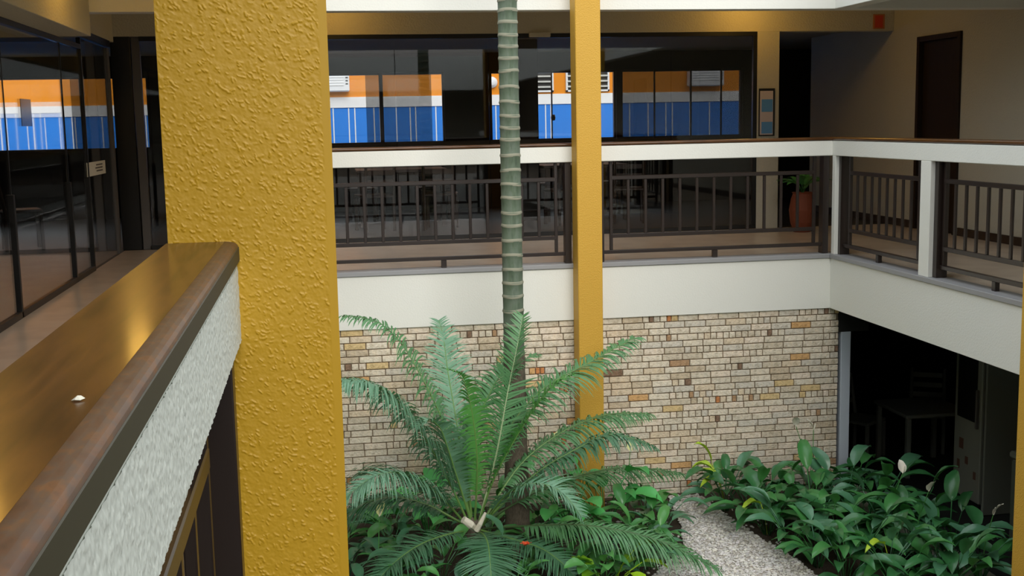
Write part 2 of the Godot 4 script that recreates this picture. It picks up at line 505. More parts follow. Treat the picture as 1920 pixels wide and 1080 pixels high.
func brick_wall() -> void:
	var wall := frame_node("wall_brick")
	put("wall_core", box_mesh(Vector3(-0.5, -0.3, -11.3), Vector3(5.08, SLAB_LOW, -11.045), 0.0), M.mortar, wall)
	var palette := [col(228, 217, 198), col(220, 210, 192), col(232, 222, 204), col(212, 200, 180), col(224, 207, 182), col(234, 220, 202), col(216, 209, 196), col(206, 190, 166),
		col(216, 172, 118), col(206, 138, 86), col(182, 148, 114), col(140, 114, 94), col(222, 196, 146)]
	var share := [9, 9, 9, 7, 6, 7, 7, 4, 0.6, 0.22, 0.3, 0.15, 1.3]
	var total := 0.0
	for s in share:
		total += s
	var mats := []
	var fine := noise_image(41, 128, 0.05, 4)
	var blotch := tint_texture(noise_image(42, 128, 0.02, 3), [Color(0.86, 0.84, 0.8), Color(1, 1, 1), Color(1, 0.98, 0.94)])
	for c in palette:
		var m := bumped(mat(c, 0.8), fine, 3.0, Vector3(5, 5, 5))
		m.albedo_texture = blotch
		mats.append(m)
	var pick := func() -> int:
		var t := rng.randf() * total
		for k in share.size():
			t -= share[k]
			if t <= 0:
				return k
		return 0
	var courses := 28
	var hgt := (SLAB_LOW - 0.0) / courses
	var shapes := {}
	var size_of := func(len: float) -> ArrayMesh:
		var key := int(round(len * 1000))
		if not shapes.has(key):
			shapes[key] = box_mesh(Vector3(-len / 2, -hgt / 2 + 0.0045, -0.02), Vector3(len / 2, hgt / 2 - 0.0045, 0.018), 0.004)
		return shapes[key]
	var list := []
	for r in range(-2, courses):
		var x := -0.45 + rng.randf_range(-0.1, 0.05)
		var y := SLAB_LOW - (r + 0.5) * hgt if r >= 0 else -0.03 + r * hgt
		var heads := 0
		while x < 5.07:
			var l := 0.2
			var dark := false
			if heads > 0:
				heads -= 1
				l = 0.052 + 0.004 * rng.randi_range(0, 2)
				dark = rng.randf() < 0.14
				if dark:
					l = 0.036
			elif rng.randf() < 0.1:
				heads = rng.randi_range(2, 7)
				l = 0.056
			else:
				l = [0.196, 0.2, 0.204][rng.randi_range(0, 2)]
			l = minf(l, 5.08 - x)
			if l > 0.02:
				var k: int = pick.call()
				if heads > 0 and k > 7 and rng.randf() < 0.5:
					k = 2
				if dark:
					k = [10, 11, 9][rng.randi_range(0, 2)]
				list.append([Vector3(x + l / 2, y, -11.045 + rng.randf_range(-0.002, 0.004)), l, k])
			x += l + 0.009
	# the 300 bricks in the open, nearest the eye's middle, are parts of their own; all others are joined
	var order := []
	for i in list.size():
		var b = list[i]
		var open := 0.0
		if b[1] > 0.15:
			open = 1.0
		if b[0].x < 0.2 or b[0].y < 0.0:
			open -= 2.0
		if b[0].x > 2.34 and b[0].x < 2.66:
			open -= 1.0
		open += 0.3 if b[0].x > 2.7 else 0.0
		open += 0.2 * b[0].y
		order.append([open, i])
	order.sort_custom(func(p, q): return p[0] > q[0])
	var st := st_new()
	for n in order.size():
		var b = list[order[n][1]]
		if n < 300:
			var o := put("brick", size_of.call(b[1]), mats[b[2]], wall)
			o.position = b[0]
			o.rotation.z = rng.randf_range(-0.006, 0.006)
		else:
			var c: Color = palette[b[2]]
			st.set_color(c.srgb_to_linear())
			add_box(st, b[0] + Vector3(-b[1] / 2, -hgt / 2 + 0.0045, -0.02), b[0] + Vector3(b[1] / 2, hgt / 2 - 0.0045, 0.018), 0.004)
	var rest := bumped(mat(Color.WHITE, 0.8), fine, 3.0, Vector3(5, 5, 5))
	rest.vertex_color_use_as_albedo = true
	rest.albedo_texture = blotch
	var o2 := put("brickwork", done(st), rest, wall)
	o2.set_meta("kind", "stuff")

func cap_outline(inner: float, outer: float) -> Array:
	# across runs from the gallery side to the court side; the court edge is a rounded nose
	var s := signf(outer - inner)
	var r := 0.016
	var o := [Vector2(inner, CAP_TOP - 0.034), Vector2(inner, CAP_TOP - 0.004), Vector2(inner + s * 0.004, CAP_TOP)]
	for k in 7:
		var a := PI / 2 - PI * k / 6.0
		o.append(Vector2(outer - s * r + s * r * cos(a), CAP_TOP - r + r * sin(a)))
	return o

func parapets() -> void:
	# near parapet on the left: beam with a rough plaster face, varnished cap with a worn nose
	var p := thing("parapet", "rough white parapet beam with glossy brown wooden cap, nearest, running into the big yellow pillar", "parapet", Vector3(XL - 0.06, BEAM_LOW, -1.0))
	var off := -p.position
	var b := put("beam", box_mesh(Vector3(XL - 0.11, BEAM_LOW, -2.17), Vector3(XL - 0.004, BEAM_TOP, ZN), 0.0), M.white_rough, p)
	b.position = off
	var rf := put("plaster_face", relief_mesh(Vector3(XL - 0.003, BEAM_LOW, -0.2), Vector3(0, 0, -1), Vector3(0, 1, 0), 1.97, 0.135, 0.0025, 6000, Vector2(0.001, 0.005), Vector2(0.002, 0.004), Vector2(0.0004, 0.0014), 0.0, 0.0008), M.white_rough, p)
	rf.position = off
	var st := st_new()
	add_profile(st, [Vector2(XL - 0.128, CAP_TOP - 0.034), Vector2(XL - 0.128, CAP_TOP - 0.004), Vector2(XL - 0.124, CAP_TOP), Vector2(XL - 0.023, CAP_TOP), Vector2(XL - 0.023, CAP_TOP - 0.034)], "z", -2.165, ZN)
	var c := put("wood_cap", done(st), M.wood, p)
	c.position = off
	st = st_new()
	st.set_smooth_group(0)
	add_profile(st, [Vector2(XL - 0.0229, CAP_TOP - 0.034), Vector2(XL - 0.0229, CAP_TOP), Vector2(XL - 0.016, CAP_TOP - 0.0004), Vector2(XL - 0.009, CAP_TOP - 0.0016), Vector2(XL - 0.004, CAP_TOP - 0.0034), Vector2(XL - 0.001, CAP_TOP - 0.0066), Vector2(XL + 0.0003, CAP_TOP - 0.01), Vector2(XL + 0.0003, CAP_TOP - 0.034)], "z", -2.165, ZN)
	var e := put("worn_edge", done(st), M.wood_edge, c)
	e.set_meta("label", "worn reddish rounded edge of the cap")
	st = st_new()
	add_box(st, Vector3(XL - 0.11, CAP_TOP - 0.036, -2.165), Vector3(XL + 0.0015, CAP_TOP - 0.010, ZN), 0.001)
	var mo := put("molding", done(st), M.molding, p)
	mo.position = off
	# the same parapet goes on behind the pillar
	plain_parapet("white parapet beam with wooden cap running on behind the big yellow pillar", Vector3(XL - 0.11, BEAM_LOW, ZF + 0.02), Vector3(XL, BEAM_TOP, -2.47), "z", XL - 0.13, XL + 0.004)
	plain_parapet("white parapet beam with thin brown cap across the far side, over the far railings", Vector3(XL - 0.1, BEAM_LOW, ZF - 0.14), Vector3(XR + 0.14, BEAM_TOP, ZF), "x", ZF - 0.16, ZF + 0.006)
	plain_parapet("white parapet beam with brown cap along the gallery in front of the dark door", Vector3(XR, BEAM_LOW, ZF + 0.001), Vector3(XR + 0.14, BEAM_TOP, ZN), "z", XR + 0.16, XR - 0.006)

func plain_parapet(label: String, lo: Vector3, hi: Vector3, axis: String, inner: float, outer: float) -> void:
	var base := Vector3((lo.x + hi.x) / 2, lo.y, (lo.z + hi.z) / 2)
	var p := thing("parapet", label, "parapet", base)
	put("beam", box_mesh(lo - base, hi - base, 0.005), M.white, p)
	var st := st_new()
	var from := lo.z if axis == "z" else lo.x
	var to := hi.z if axis == "z" else hi.x
	if inner > outer and axis == "z":
		from -= 0.14
	add_profile(st, cap_outline(inner, outer), axis, from, to)
	var c := put("wood_cap", done(st), M.wood if axis == "z" else M.wood_x, p)
	c.position = -base

func pillars() -> void:
	# the big near pillar
	var px0 := -0.268
	var px1 := 0.026
	var pz := -2.16
	var base := Vector3((px0 + px1) / 2, 0, pz - 0.15)
	var p := thing("pillar", "large square mustard-yellow pillar with coarse bumpy plaster, nearest to the viewer", "pillar", base)
	var m := put("shaft", box_mesh(Vector3(px0, -0.1, pz - 0.3), Vector3(px1, 5.6, pz - 0.004), 0.004), M.yellow, p)
	m.position = -base
	var f := put("plaster_face", relief_mesh(Vector3(px0, H - 0.9, pz - 0.002), Vector3(1, 0, 0), Vector3(0, 1, 0), px1 - px0, 1.36, 0.0015, 3300, Vector2(0.0012, 0.008), Vector2(0.0014, 0.0029), Vector2(0.0004, 0.0017), 0.015, 0.0006), M.yellow, p)
	f.position = -base
	yellow_column("slim mustard-yellow column in front of the far railings, behind the palm", Vector3(2.364, -0.05, ZF - 0.001), Vector3(2.6, 5.6, -10.776))
	yellow_column("mustard-yellow column at the edge of the gallery beside the dark lower room", Vector3(4.745, -0.05, -7.40), Vector3(4.97, 5.6, -7.16))
	for k in [["thin white post at the inner corner of the two galleries", ZF + 0.002, ZF + 0.07], ["white post between two railings, under the beam near the dark door", -9.265, -9.1]]:
		var b2 := Vector3(XR + 0.03, FLOOR, (k[1] + k[2]) / 2)
		var w := put("post", box_mesh(Vector3(-0.03, 0.001, -(k[2] - k[1]) / 2), Vector3(0.03, BEAM_LOW - FLOOR, (k[2] - k[1]) / 2), 0.003), M.white)
		w.position = b2
		tag(w, k[0], "post")

func yellow_column(label: String, lo: Vector3, hi: Vector3) -> void:
	var base := Vector3((lo.x + hi.x) / 2, lo.y, (lo.z + hi.z) / 2)
	var o := put("pillar", box_mesh(lo - base, hi - base, 0.006), M.yellow_far)
	o.position = base
	tag(o, label, "pillar")

# one bay of railing: start on the floor edge, direction, length; panel from a to b along it
func railing(label: String, at: Vector3, dir: Vector3, l: float, a: float, b: float, bars: int, posts: Array, foot_at: float) -> void:
	var t := thing("railing", label, "railing", at)
	var side := Vector3(-dir.z, 0, dir.x)
	var bar := func(called: String, from: float, to: float, y0: float, y1: float, thick: float, m: Material) -> void:
		var p := dir * from - side * thick / 2 + Vector3(0, y0, 0)
		var q := dir * to + side * thick / 2 + Vector3(0, y1, 0)
		put(called, box_mesh(Vector3(minf(p.x, q.x), p.y, minf(p.z, q.z)), Vector3(maxf(p.x, q.x), q.y, maxf(p.z, q.z)), 0.003), m, t)
	bar.call("top_rail", a, b, 0.785, 0.822, 0.035, M.rail)
	bar.call("lower_rail", a, b, 0.228, 0.264, 0.035, M.rail)
	bar.call("foot_rail", 0.03, l - 0.03, 0.075, 0.108, 0.045, M.rail)
	bar.call("foot_support", foot_at - 0.025, foot_at + 0.025, 0.001, 0.075, 0.04, M.rail)
	for e in [a, b]:
		bar.call("panel_post", e - 0.015, e + 0.015, 0.108, BEAM_LOW - FLOOR, 0.03, M.rail)
	for e in posts:
		bar.call("main_post", e - 0.03, e + 0.03, 0.001, BEAM_LOW - FLOOR, 0.1, M.rail)
	for k in bars:
		var x := a + (b - a) * (k + 1) / (bars + 1)
		bar.call("baluster", x - 0.014, x + 0.014, 0.264, 0.785, 0.02, M.rail)

func railings() -> void:
	railing("dark brown metal railing under the far beam, between the big pillar and the palm trunk", Vector3(0.02, FLOOR, -11.08), Vector3(1, 0, 0), 2.34, 0.06, 2.2, 12, [2.31], 1.115)
	railing("dark brown metal railing under the far beam, between the slim yellow column and the corner", Vector3(2.62, FLOOR, -11.08), Vector3(1, 0, 0), 2.33, 0.14, 2.2, 11, [0.03, 2.305], 1.18)
	railing("dark railing with upright bars, between the corner post and the thicker white post", Vector3(5.06, FLOOR, -10.99), Vector3(0, 0, 1), 1.74, 0.22, 1.56, 8, [0.08, 1.7], 0.83)
	railing("dark railing with upright bars beside the thicker white post, under the dark door's wall", Vector3(5.06, FLOOR, -9.1), Vector3(0, 0, 1), 1.75, 0.09, 1.68, 9, [0.03, 1.72], 0.86)
	railing("dark railing under the near white beam, seen steeply beside the big pillar", Vector3(-0.215, FLOOR, -2.17), Vector3(0, 0, 1), 2.5, 0.2, 2.38, 11, [0.03, 2.47], 1.25)
	railing("dark railing under the left gallery's parapet, directly behind the big yellow pillar", Vector3(-0.215, FLOOR, -6.75), Vector3(0, 0, 1), 4.25, 0.2, 4.05, 22, [0.03, 4.2], 2.1)
	railing("dark railing under the left gallery's parapet, farther one, ending at the far corner", Vector3(-0.215, FLOOR, -11.0), Vector3(0, 0, 1), 4.22, 0.2, 4.05, 22, [0.06, 4.18], 2.1)

func pane(parent: Node3D, lo: Vector3, hi: Vector3, m: Material) -> void:
	put("pane", box_mesh(lo, hi, 0.0), m, parent)

func glazing() -> void:
	# far glass wall
	var w := frame_node("window_1")
	var xs := [-1.88, -1.3, -0.18, 0.916, 2.0, 3.1, 4.2, 5.22]
	for i in xs.size() - 1:
		pane(w, Vector3(xs[i] + 0.004, FLOOR + 0.05, ZG - 0.006), Vector3(xs[i + 1] - 0.004, FASCIA - 0.05, ZG), M.glass)
	put("frame", box_mesh(Vector3(-1.9, FLOOR, ZG - 0.03), Vector3(5.27, FLOOR + 0.05, ZG + 0.02)), M.frame, w)
	put("frame", box_mesh(Vector3(-1.9, FASCIA - 0.05, ZG - 0.03), Vector3(5.27, FASCIA, ZG + 0.02)), M.frame, w)
	put("frame", box_mesh(Vector3(5.22, FLOOR + 0.05, ZG - 0.03), Vector3(5.27, FASCIA - 0.05, ZG + 0.02)), M.frame, w)
	# left glass wall with a door leaf near its far end
	w = frame_node("window_2")
	var zs := [ZB - 0.05, 10.0, 8.0, 6.0, 4.2, 2.6, 0.9, -1.1, -3.1, -5.0, -7.0, -9.02, -11.05, -11.93]
	for i in zs.size() - 1:
		pane(w, Vector3(XG - 0.006, FLOOR + 0.05, zs[i + 1] + 0.004), Vector3(XG, H + 0.77, zs[i] - 0.004), M.glass)
	for z in zs:
		put("joint_strip", box_mesh(Vector3(XG - 0.008, FLOOR + 0.05, z - 0.005), Vector3(XG + 0.003, H + 0.77, z + 0.005), 0.001), M.frame, w)
		put("glass_post", box_mesh(Vector3(XG - 0.035, FLOOR, z - 0.022), Vector3(XG + 0.02, FLOOR + 0.9, z + 0.022)), M.frame, w)
	put("frame", box_mesh(Vector3(XG - 0.03, FLOOR, -11.93), Vector3(XG + 0.02, FLOOR + 0.05, ZB - 0.05)), M.frame, w)
	put("frame", box_mesh(Vector3(XG - 0.03, H + 0.77, -11.93), Vector3(XG + 0.02, H + 0.815, ZB - 0.05)), M.frame, w)
	var d := frame_node("door_2")
	pane(d, Vector3(XG - 0.006, FLOOR + 0.02, -13.4), Vector3(XG, H + 0.88, -11.97), M.glass)
	put("door_stile", box_mesh(Vector3(XG - 0.025, FLOOR + 0.01, -13.54), Vector3(XG + 0.015, H + 0.88, -13.42)), M.grey_metal, d)
	put("door_head", box_mesh(Vector3(XG - 0.03, H + 0.89, -13.6), Vector3(XG + 0.02, FASCIA - 0.06, -11.93)), M.frame, d)
	put("door_stile", box_mesh(Vector3(XG - 0.025, FLOOR + 0.01, -11.97), Vector3(XG + 0.015, H + 0.88, -11.945)), M.frame, d)
	# the windows in the outer wall: sliding sashes, the second sash of some standing over the first
	var sill := H - 0.30
	var head := H + 0.82
	var n := 3
	for o in [[-8.2, -2.52, [[-3.66, -2.55]]], [-0.6, 2.03, [[0.79, 1.83]]], [2.77, 4.84, []], [4.93, 7.0, [[4.96, 6.97]]]]:
		w = frame_node("window_%d" % n)
		n += 1
		pane(w, Vector3(o[0], sill, ZW - 0.1), Vector3(o[1], head, ZW - 0.094), M.tint if n == 7 else M.glass)
		for k in [[Vector3(o[0], sill, ZW - 0.13), Vector3(o[1], sill + 0.035, ZW - 0.05)], [Vector3(o[0], head - 0.035, ZW - 0.13), Vector3(o[1], head, ZW - 0.05)],
				[Vector3(o[0], sill, ZW - 0.13), Vector3(o[0] + 0.03, head, ZW - 0.05)], [Vector3(o[1] - 0.03, sill, ZW - 0.13), Vector3(o[1], head, ZW - 0.05)]]:
			put("frame", box_mesh(k[0], k[1]), M.frame, w)
		for s in o[2]:
			pane(w, Vector3(s[0], sill + 0.03, ZW - 0.07), Vector3(s[1], head - 0.03, ZW - 0.064), M.tint)
	var w4 := get_node("window_4")
	put("mullion", box_mesh(Vector3(1.0, sill, ZW - 0.06), Vector3(1.06, head, ZW - 0.02)), M.frame, w4)
	var w5 := get_node("window_5")
	put("mullion", box_mesh(Vector3(3.765, sill, ZW - 0.06), Vector3(3.785, head, ZW - 0.03)), M.frame, w5)
	var st := st_new()
	add_lathe(st, Vector3.ZERO, [Vector2(0.001, -0.05), Vector2(0.03, -0.045), Vector2(0.04, 0), Vector2(0.03, 0.045), Vector2(0.001, 0.05)], 12)
	var kn := put("window_lock", done(st), M.frame, w5)
	kn.position = Vector3(3.79, H + 0.07, ZW - 0.02)
	var w6 := get_node("window_6")
	for x in [5.48, 6.1, 6.62]:
		put("mullion", box_mesh(Vector3(x, sill, ZW - 0.06), Vector3(x + 0.025, head, ZW - 0.03)), M.frame, w6)

func lamp_at(at: Vector3, label: String, e: float) -> void:
	var t := thing("ceiling_lamp", label, "lamp", at, "warm ceiling lamps over the galleries")
	var st := st_new()
	add_lathe(st, Vector3.ZERO, [Vector2(0.001, 0.0), Vector2(0.12, 0.0), Vector2(0.12, -0.02), Vector2(0.1, -0.025), Vector2(0.001, -0.025)], 24)
	put("base", done(st), M.white, t)
	st = st_new()
	add_lathe(st, Vector3.ZERO, [Vector2(0.1, -0.024), Vector2(0.095, -0.05), Vector2(0.07, -0.075), Vector2(0.03, -0.09), Vector2(0.001, -0.092)], 24)
	var g := mat(col(255, 214, 120), 0.4)
	g.emission_enabled = true
	g.emission = col(255, 200, 96)
	g.emission_energy_multiplier = 0.8
	put("glowing_diffuser", done(st), g, t)
	var l := OmniLight3D.new()
	l.name = "bulb"
	l.light_color = Color(1.0, 0.78, 0.36)
	l.light_energy = e
	l.omni_range = 12.0
	l.omni_attenuation = 2.0
	l.light_size = 0.09
	l.shadow_enabled = true
	t.add_child(l)
	l.position = Vector3(0, -0.14, 0)

func lamps() -> void:
	lamp_at(Vector3(-1.45, SOFFIT, -9.6), "round warm ceiling lamp over the left gallery, its farther one", 0.1)
	lamp_at(Vector3(-1.6, SOFFIT, -5.6), "round warm ceiling lamp over the left gallery, nearer the viewer", 0.1)
	lamp_at(Vector3(0.2, SOFFIT, -13.3), "round warm ceiling lamp over the far gallery, close to the big pillar", 0.07)
	lamp_at(Vector3(5.05, SOFFIT, -13.3), "round warm ceiling lamp over the far gallery, above the grey pier", 0.1)

func outdoors() -> void:
	boxes("floor_street", [[Vector3(-30, -0.5, -60), Vector3(40, -0.4, ZW - 0.2)]], mat(col(130, 128, 122), 0.9), 0.0)
	var b := thing("building", "neighbouring building painted orange over a white band and blue base, seen through the far windows", "building", Vector3(2, -0.4, -26))
	for s in [[-30.0, -1.6, -0.09], [-1.6, 30.0, 0.0]]:
		var lo: float = s[0] - 2
		var hi: float = s[1] - 2
		var dy: float = s[2] + H + 0.4
		put("base_wall", box_mesh(Vector3(lo, 0, -4), Vector3(hi, dy + 0.39, 0), 0.0), M.blue, b)
		put("white_band", box_mesh(Vector3(lo, dy + 0.39, -4), Vector3(hi, dy + 0.613, 0.03), 0.0), M.band, b)
		put("upper_wall", box_mesh(Vector3(lo, dy + 0.613, -4), Vector3(hi, dy + 2.6, 0), 0.0), M.orange, b)
	for x in [0.37, 0.7, 0.83, 1.24, 1.37, 1.72, 2.02, 2.14, 2.58, 3.9, 5.01, 5.13, 6.06, 6.57, 6.92, 7.35, 7.76, 7.91, 8.32, 8.78, 9.48,
			-6.41, -6.29, -5.89, -5.77, -5.54, -5.25, -5.0, -4.94, -4.4, -3.52, -3.44]:
		var y: float = H + 0.4 + (0.29 if x < -1.6 else 0.38)
		put("stripe", box_mesh(Vector3(x - 2.012, 1.2, 0), Vector3(x - 1.988, y, 0.012), 0.0), M.chalk, b)
	# louvred window in the orange wall
	var louv := mat(col(205, 206, 200), 0.5)
	for k in [[4.6, 5.16], [5.5, 6.42]]:
		var w := put("louvre_window", box_mesh(Vector3(k[0] - 2, H + 1.08, 0.0), Vector3(k[1] - 2, H + 1.75, 0.03)), M.frame, b)
		put("frame", box_mesh(Vector3(k[0] - 2.03, H + 1.05, 0.0), Vector3(k[1] - 1.97, H + 1.09, 0.07)), M.chalk, w)
		for e in [k[0] - 2.03, k[1] - 2.01]:
			put("frame", box_mesh(Vector3(e, H + 1.05, 0.0), Vector3(e + 0.04, H + 1.75, 0.07)), M.chalk, w)
		for i in 6:
			var sl := put("slat", box_mesh(Vector3(k[0] - 2, -0.006, -0.05), Vector3(k[1] - 2, 0.006, 0.05)), louv, w)
			sl.position = Vector3(0, H + 1.17 + 0.115 * i, 0.05)
			sl.rotation.x = 0.45
	for k in [[0.35, 0.73, "white louvred air conditioner on the orange wall beside the big pillar"], [8.55, 9.03, "pale louvred air conditioner on the orange wall, behind the darkest window"]]:
		var a := thing("air_conditioner", k[2], "air conditioner", Vector3(k[0], H + 0.73, -26))
		var wd: float = k[1] - k[0]
		put("casing", box_mesh(Vector3(-0.3, 0, 0), Vector3(wd, 0.42, 0.28), 0.02), M.chalk, a)
		for i in 5:
			put("louvre", box_mesh(Vector3(-0.28, 0.12 + i * 0.055, 0.28), Vector3(wd - 0.12, 0.15 + i * 0.055, 0.30)), M.band, a)
		for i in 4:
			put("side_slot", box_mesh(Vector3(wd - 0.08, 0.14 + i * 0.065, 0.275), Vector3(wd - 0.03, 0.17 + i * 0.065, 0.285)), M.frame, a)
	var st := st_new()
	add_lathe(st, Vector3.ZERO, [Vector2(0.001, 0.12), Vector2(0.06, 0.11), Vector2(0.11, 0.06), Vector2(0.125, 0.0), Vector2(0.125, -0.03), Vector2(0.001, -0.03)], 20)
	var l := put("wall_fitting", done(st), M.chalk)
	l.position = Vector3(3.82, H + 0.88, -25.96)
	l.rotation.x = PI / 2
	tag(l, "round white fitting on the orange outside wall, seen just left of the palm trunk", "wall fitting")

# ---------------------------------------------------------------- furniture
func chair(label: String, at: Vector3, turn: float, m: Material, group: String) -> Node3D:
	var t := thing("dining_chair", label, "chair", at, group)
	t.rotation.y = turn
	put("seat", box_mesh(Vector3(-0.21, 0.43, -0.21), Vector3(0.21, 0.47, 0.21), 0.012), m, t)
	for x in [-0.19, 0.19]:
		put("leg", box_mesh(Vector3(x - 0.02, 0, 0.17), Vector3(x + 0.02, 0.43, 0.21), 0.005), m, t)
		var st := st_new()
		add_tube(st, [Vector3(x, 0, -0.2), Vector3(x, 0.45, -0.19), Vector3(x, 0.95, -0.27)], [0.02, 0.022, 0.018])
		put("leg", done(st), m, t)
	for k in 3:
		put("back_slat", box_mesh(Vector3(-0.17, 0.6 + k * 0.12, -0.245 - k * 0.012), Vector3(0.17, 0.66 + k * 0.12, -0.22 - k * 0.012)), m, t)
	return t

func interiors() -> void:
	var tables := [[1.1, -16.2, "far-glass table nearest the big pillar"], [3.6, -16.2, "far-glass table nearest the slim column"]]
	for tb in tables:
		for c in [[-0.4, 0.85, 0.3, "near left"], [0.45, 0.9, -0.2, "near right"], [-0.5, -0.8, 3.0, "far left"], [0.5, -0.8, 3.3, "far right"]]:
			chair("dark wooden chair, %s side of the %s" % [c[3], tb[2]], Vector3(tb[0] + c[0], FLOOR, tb[1] + c[1]), c[2] + PI, M.dark_wood, "dark dining chairs in the far room")
	for p in [[-3.6, -10.2, 0.8, "nearest the viewer"], [-4.2, -12.4, -0.7, "behind the dark table"], [-3.4, -14.4, 1.9, "farthest back"]]:
		chair("dark wooden chair behind the left glass wall, the one " + p[3], Vector3(p[0], FLOOR, p[1]), p[2], M.dark_wood, "dark dining chairs in the left room")
	for p in [[1.1, -16.2, "dark four-legged dining table behind the far glass, left of the palm trunk"], [3.6, -16.2, "dark four-legged dining table behind the far glass, right of the slim yellow column"], [-4.2, -11.3, "dark dining table in the room behind the left glass wall"]]:
		var t := thing("dining_table", p[2], "table", Vector3(p[0], FLOOR, p[1]))
		put("tabletop", box_mesh(Vector3(-0.6, 0.72, -0.45), Vector3(0.6, 0.76, 0.45), 0.008), M.dark_wood, t)
		for x in [-0.54, 0.54]:
			for z in [-0.39, 0.39]:
				put("leg", box_mesh(Vector3(x - 0.03, 0, z - 0.03), Vector3(x + 0.03, 0.72, z + 0.03)), M.dark_wood, t)
	# dark column inside the far room, beside the palm trunk
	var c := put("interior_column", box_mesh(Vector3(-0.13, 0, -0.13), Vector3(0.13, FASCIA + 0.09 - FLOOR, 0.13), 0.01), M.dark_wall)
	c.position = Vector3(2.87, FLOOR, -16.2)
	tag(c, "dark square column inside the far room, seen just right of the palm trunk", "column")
	# potted plant in the corner of the far gallery
	var t := thing("potted_plant", "round terracotta pot with a dark leafy plant behind the far railing by the corner", "potted plant", Vector3(5.62, FLOOR, -13.25))
	var st := st_new()
	add_lathe(st, Vector3.ZERO, [Vector2(0.001, 0.0), Vector2(0.1, 0.0), Vector2(0.14, 0.12), Vector2(0.155, 0.26), Vector2(0.13, 0.4), Vector2(0.11, 0.45), Vector2(0.125, 0.47), Vector2(0.1, 0.47), Vector2(0.09, 0.42), Vector2(0.001, 0.42)], 24)
	put("pot", done(st), mat(col(126, 62, 36), 0.7), t)
	for k in 14:
		var lf := put("leaf", leaf_mesh(0.12, 0.24 + 0.03 * (k % 3), 0.09, 0.5 + 0.15 * (k % 4), 1.0), leaf_mats[k % 3], t)
		lf.position = Vector3(0, 0.43, 0)
		lf.rotation.y = k * 2.4
	# dark lower room: upright cooler with printed panel, chest, white plastic chairs at a table
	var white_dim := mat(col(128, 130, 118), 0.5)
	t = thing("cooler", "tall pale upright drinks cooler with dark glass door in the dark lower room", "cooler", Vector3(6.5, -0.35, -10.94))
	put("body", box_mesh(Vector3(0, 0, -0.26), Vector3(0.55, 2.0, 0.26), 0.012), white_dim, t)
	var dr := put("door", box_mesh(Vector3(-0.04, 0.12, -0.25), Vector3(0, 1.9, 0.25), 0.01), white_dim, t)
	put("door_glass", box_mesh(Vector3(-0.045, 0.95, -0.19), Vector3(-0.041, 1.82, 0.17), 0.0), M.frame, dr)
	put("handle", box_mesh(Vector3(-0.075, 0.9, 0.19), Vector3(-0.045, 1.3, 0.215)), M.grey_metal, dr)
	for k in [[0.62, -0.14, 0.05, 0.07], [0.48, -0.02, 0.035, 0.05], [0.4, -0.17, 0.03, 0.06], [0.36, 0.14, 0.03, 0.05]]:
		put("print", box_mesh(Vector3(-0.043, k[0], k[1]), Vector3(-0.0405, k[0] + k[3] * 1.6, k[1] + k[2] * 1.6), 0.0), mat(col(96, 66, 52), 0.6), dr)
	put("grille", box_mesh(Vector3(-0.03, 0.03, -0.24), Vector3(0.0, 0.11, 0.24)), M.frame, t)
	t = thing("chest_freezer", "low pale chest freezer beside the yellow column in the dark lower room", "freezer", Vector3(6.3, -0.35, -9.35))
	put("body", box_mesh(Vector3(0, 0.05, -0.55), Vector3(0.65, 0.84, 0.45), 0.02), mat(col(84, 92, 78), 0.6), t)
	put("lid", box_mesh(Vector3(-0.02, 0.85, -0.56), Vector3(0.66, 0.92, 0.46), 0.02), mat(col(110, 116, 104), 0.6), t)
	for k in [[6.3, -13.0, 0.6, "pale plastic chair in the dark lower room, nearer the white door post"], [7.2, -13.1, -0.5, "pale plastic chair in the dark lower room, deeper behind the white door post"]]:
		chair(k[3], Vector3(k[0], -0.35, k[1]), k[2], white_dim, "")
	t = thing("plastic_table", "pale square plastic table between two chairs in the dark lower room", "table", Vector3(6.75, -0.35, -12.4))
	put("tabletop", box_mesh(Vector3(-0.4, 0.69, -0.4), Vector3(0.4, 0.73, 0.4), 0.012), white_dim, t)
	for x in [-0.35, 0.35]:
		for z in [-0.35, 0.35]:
			put("leg", box_mesh(Vector3(x - 0.025, 0, z - 0.025), Vector3(x + 0.025, 0.69, z + 0.025)), white_dim, t)

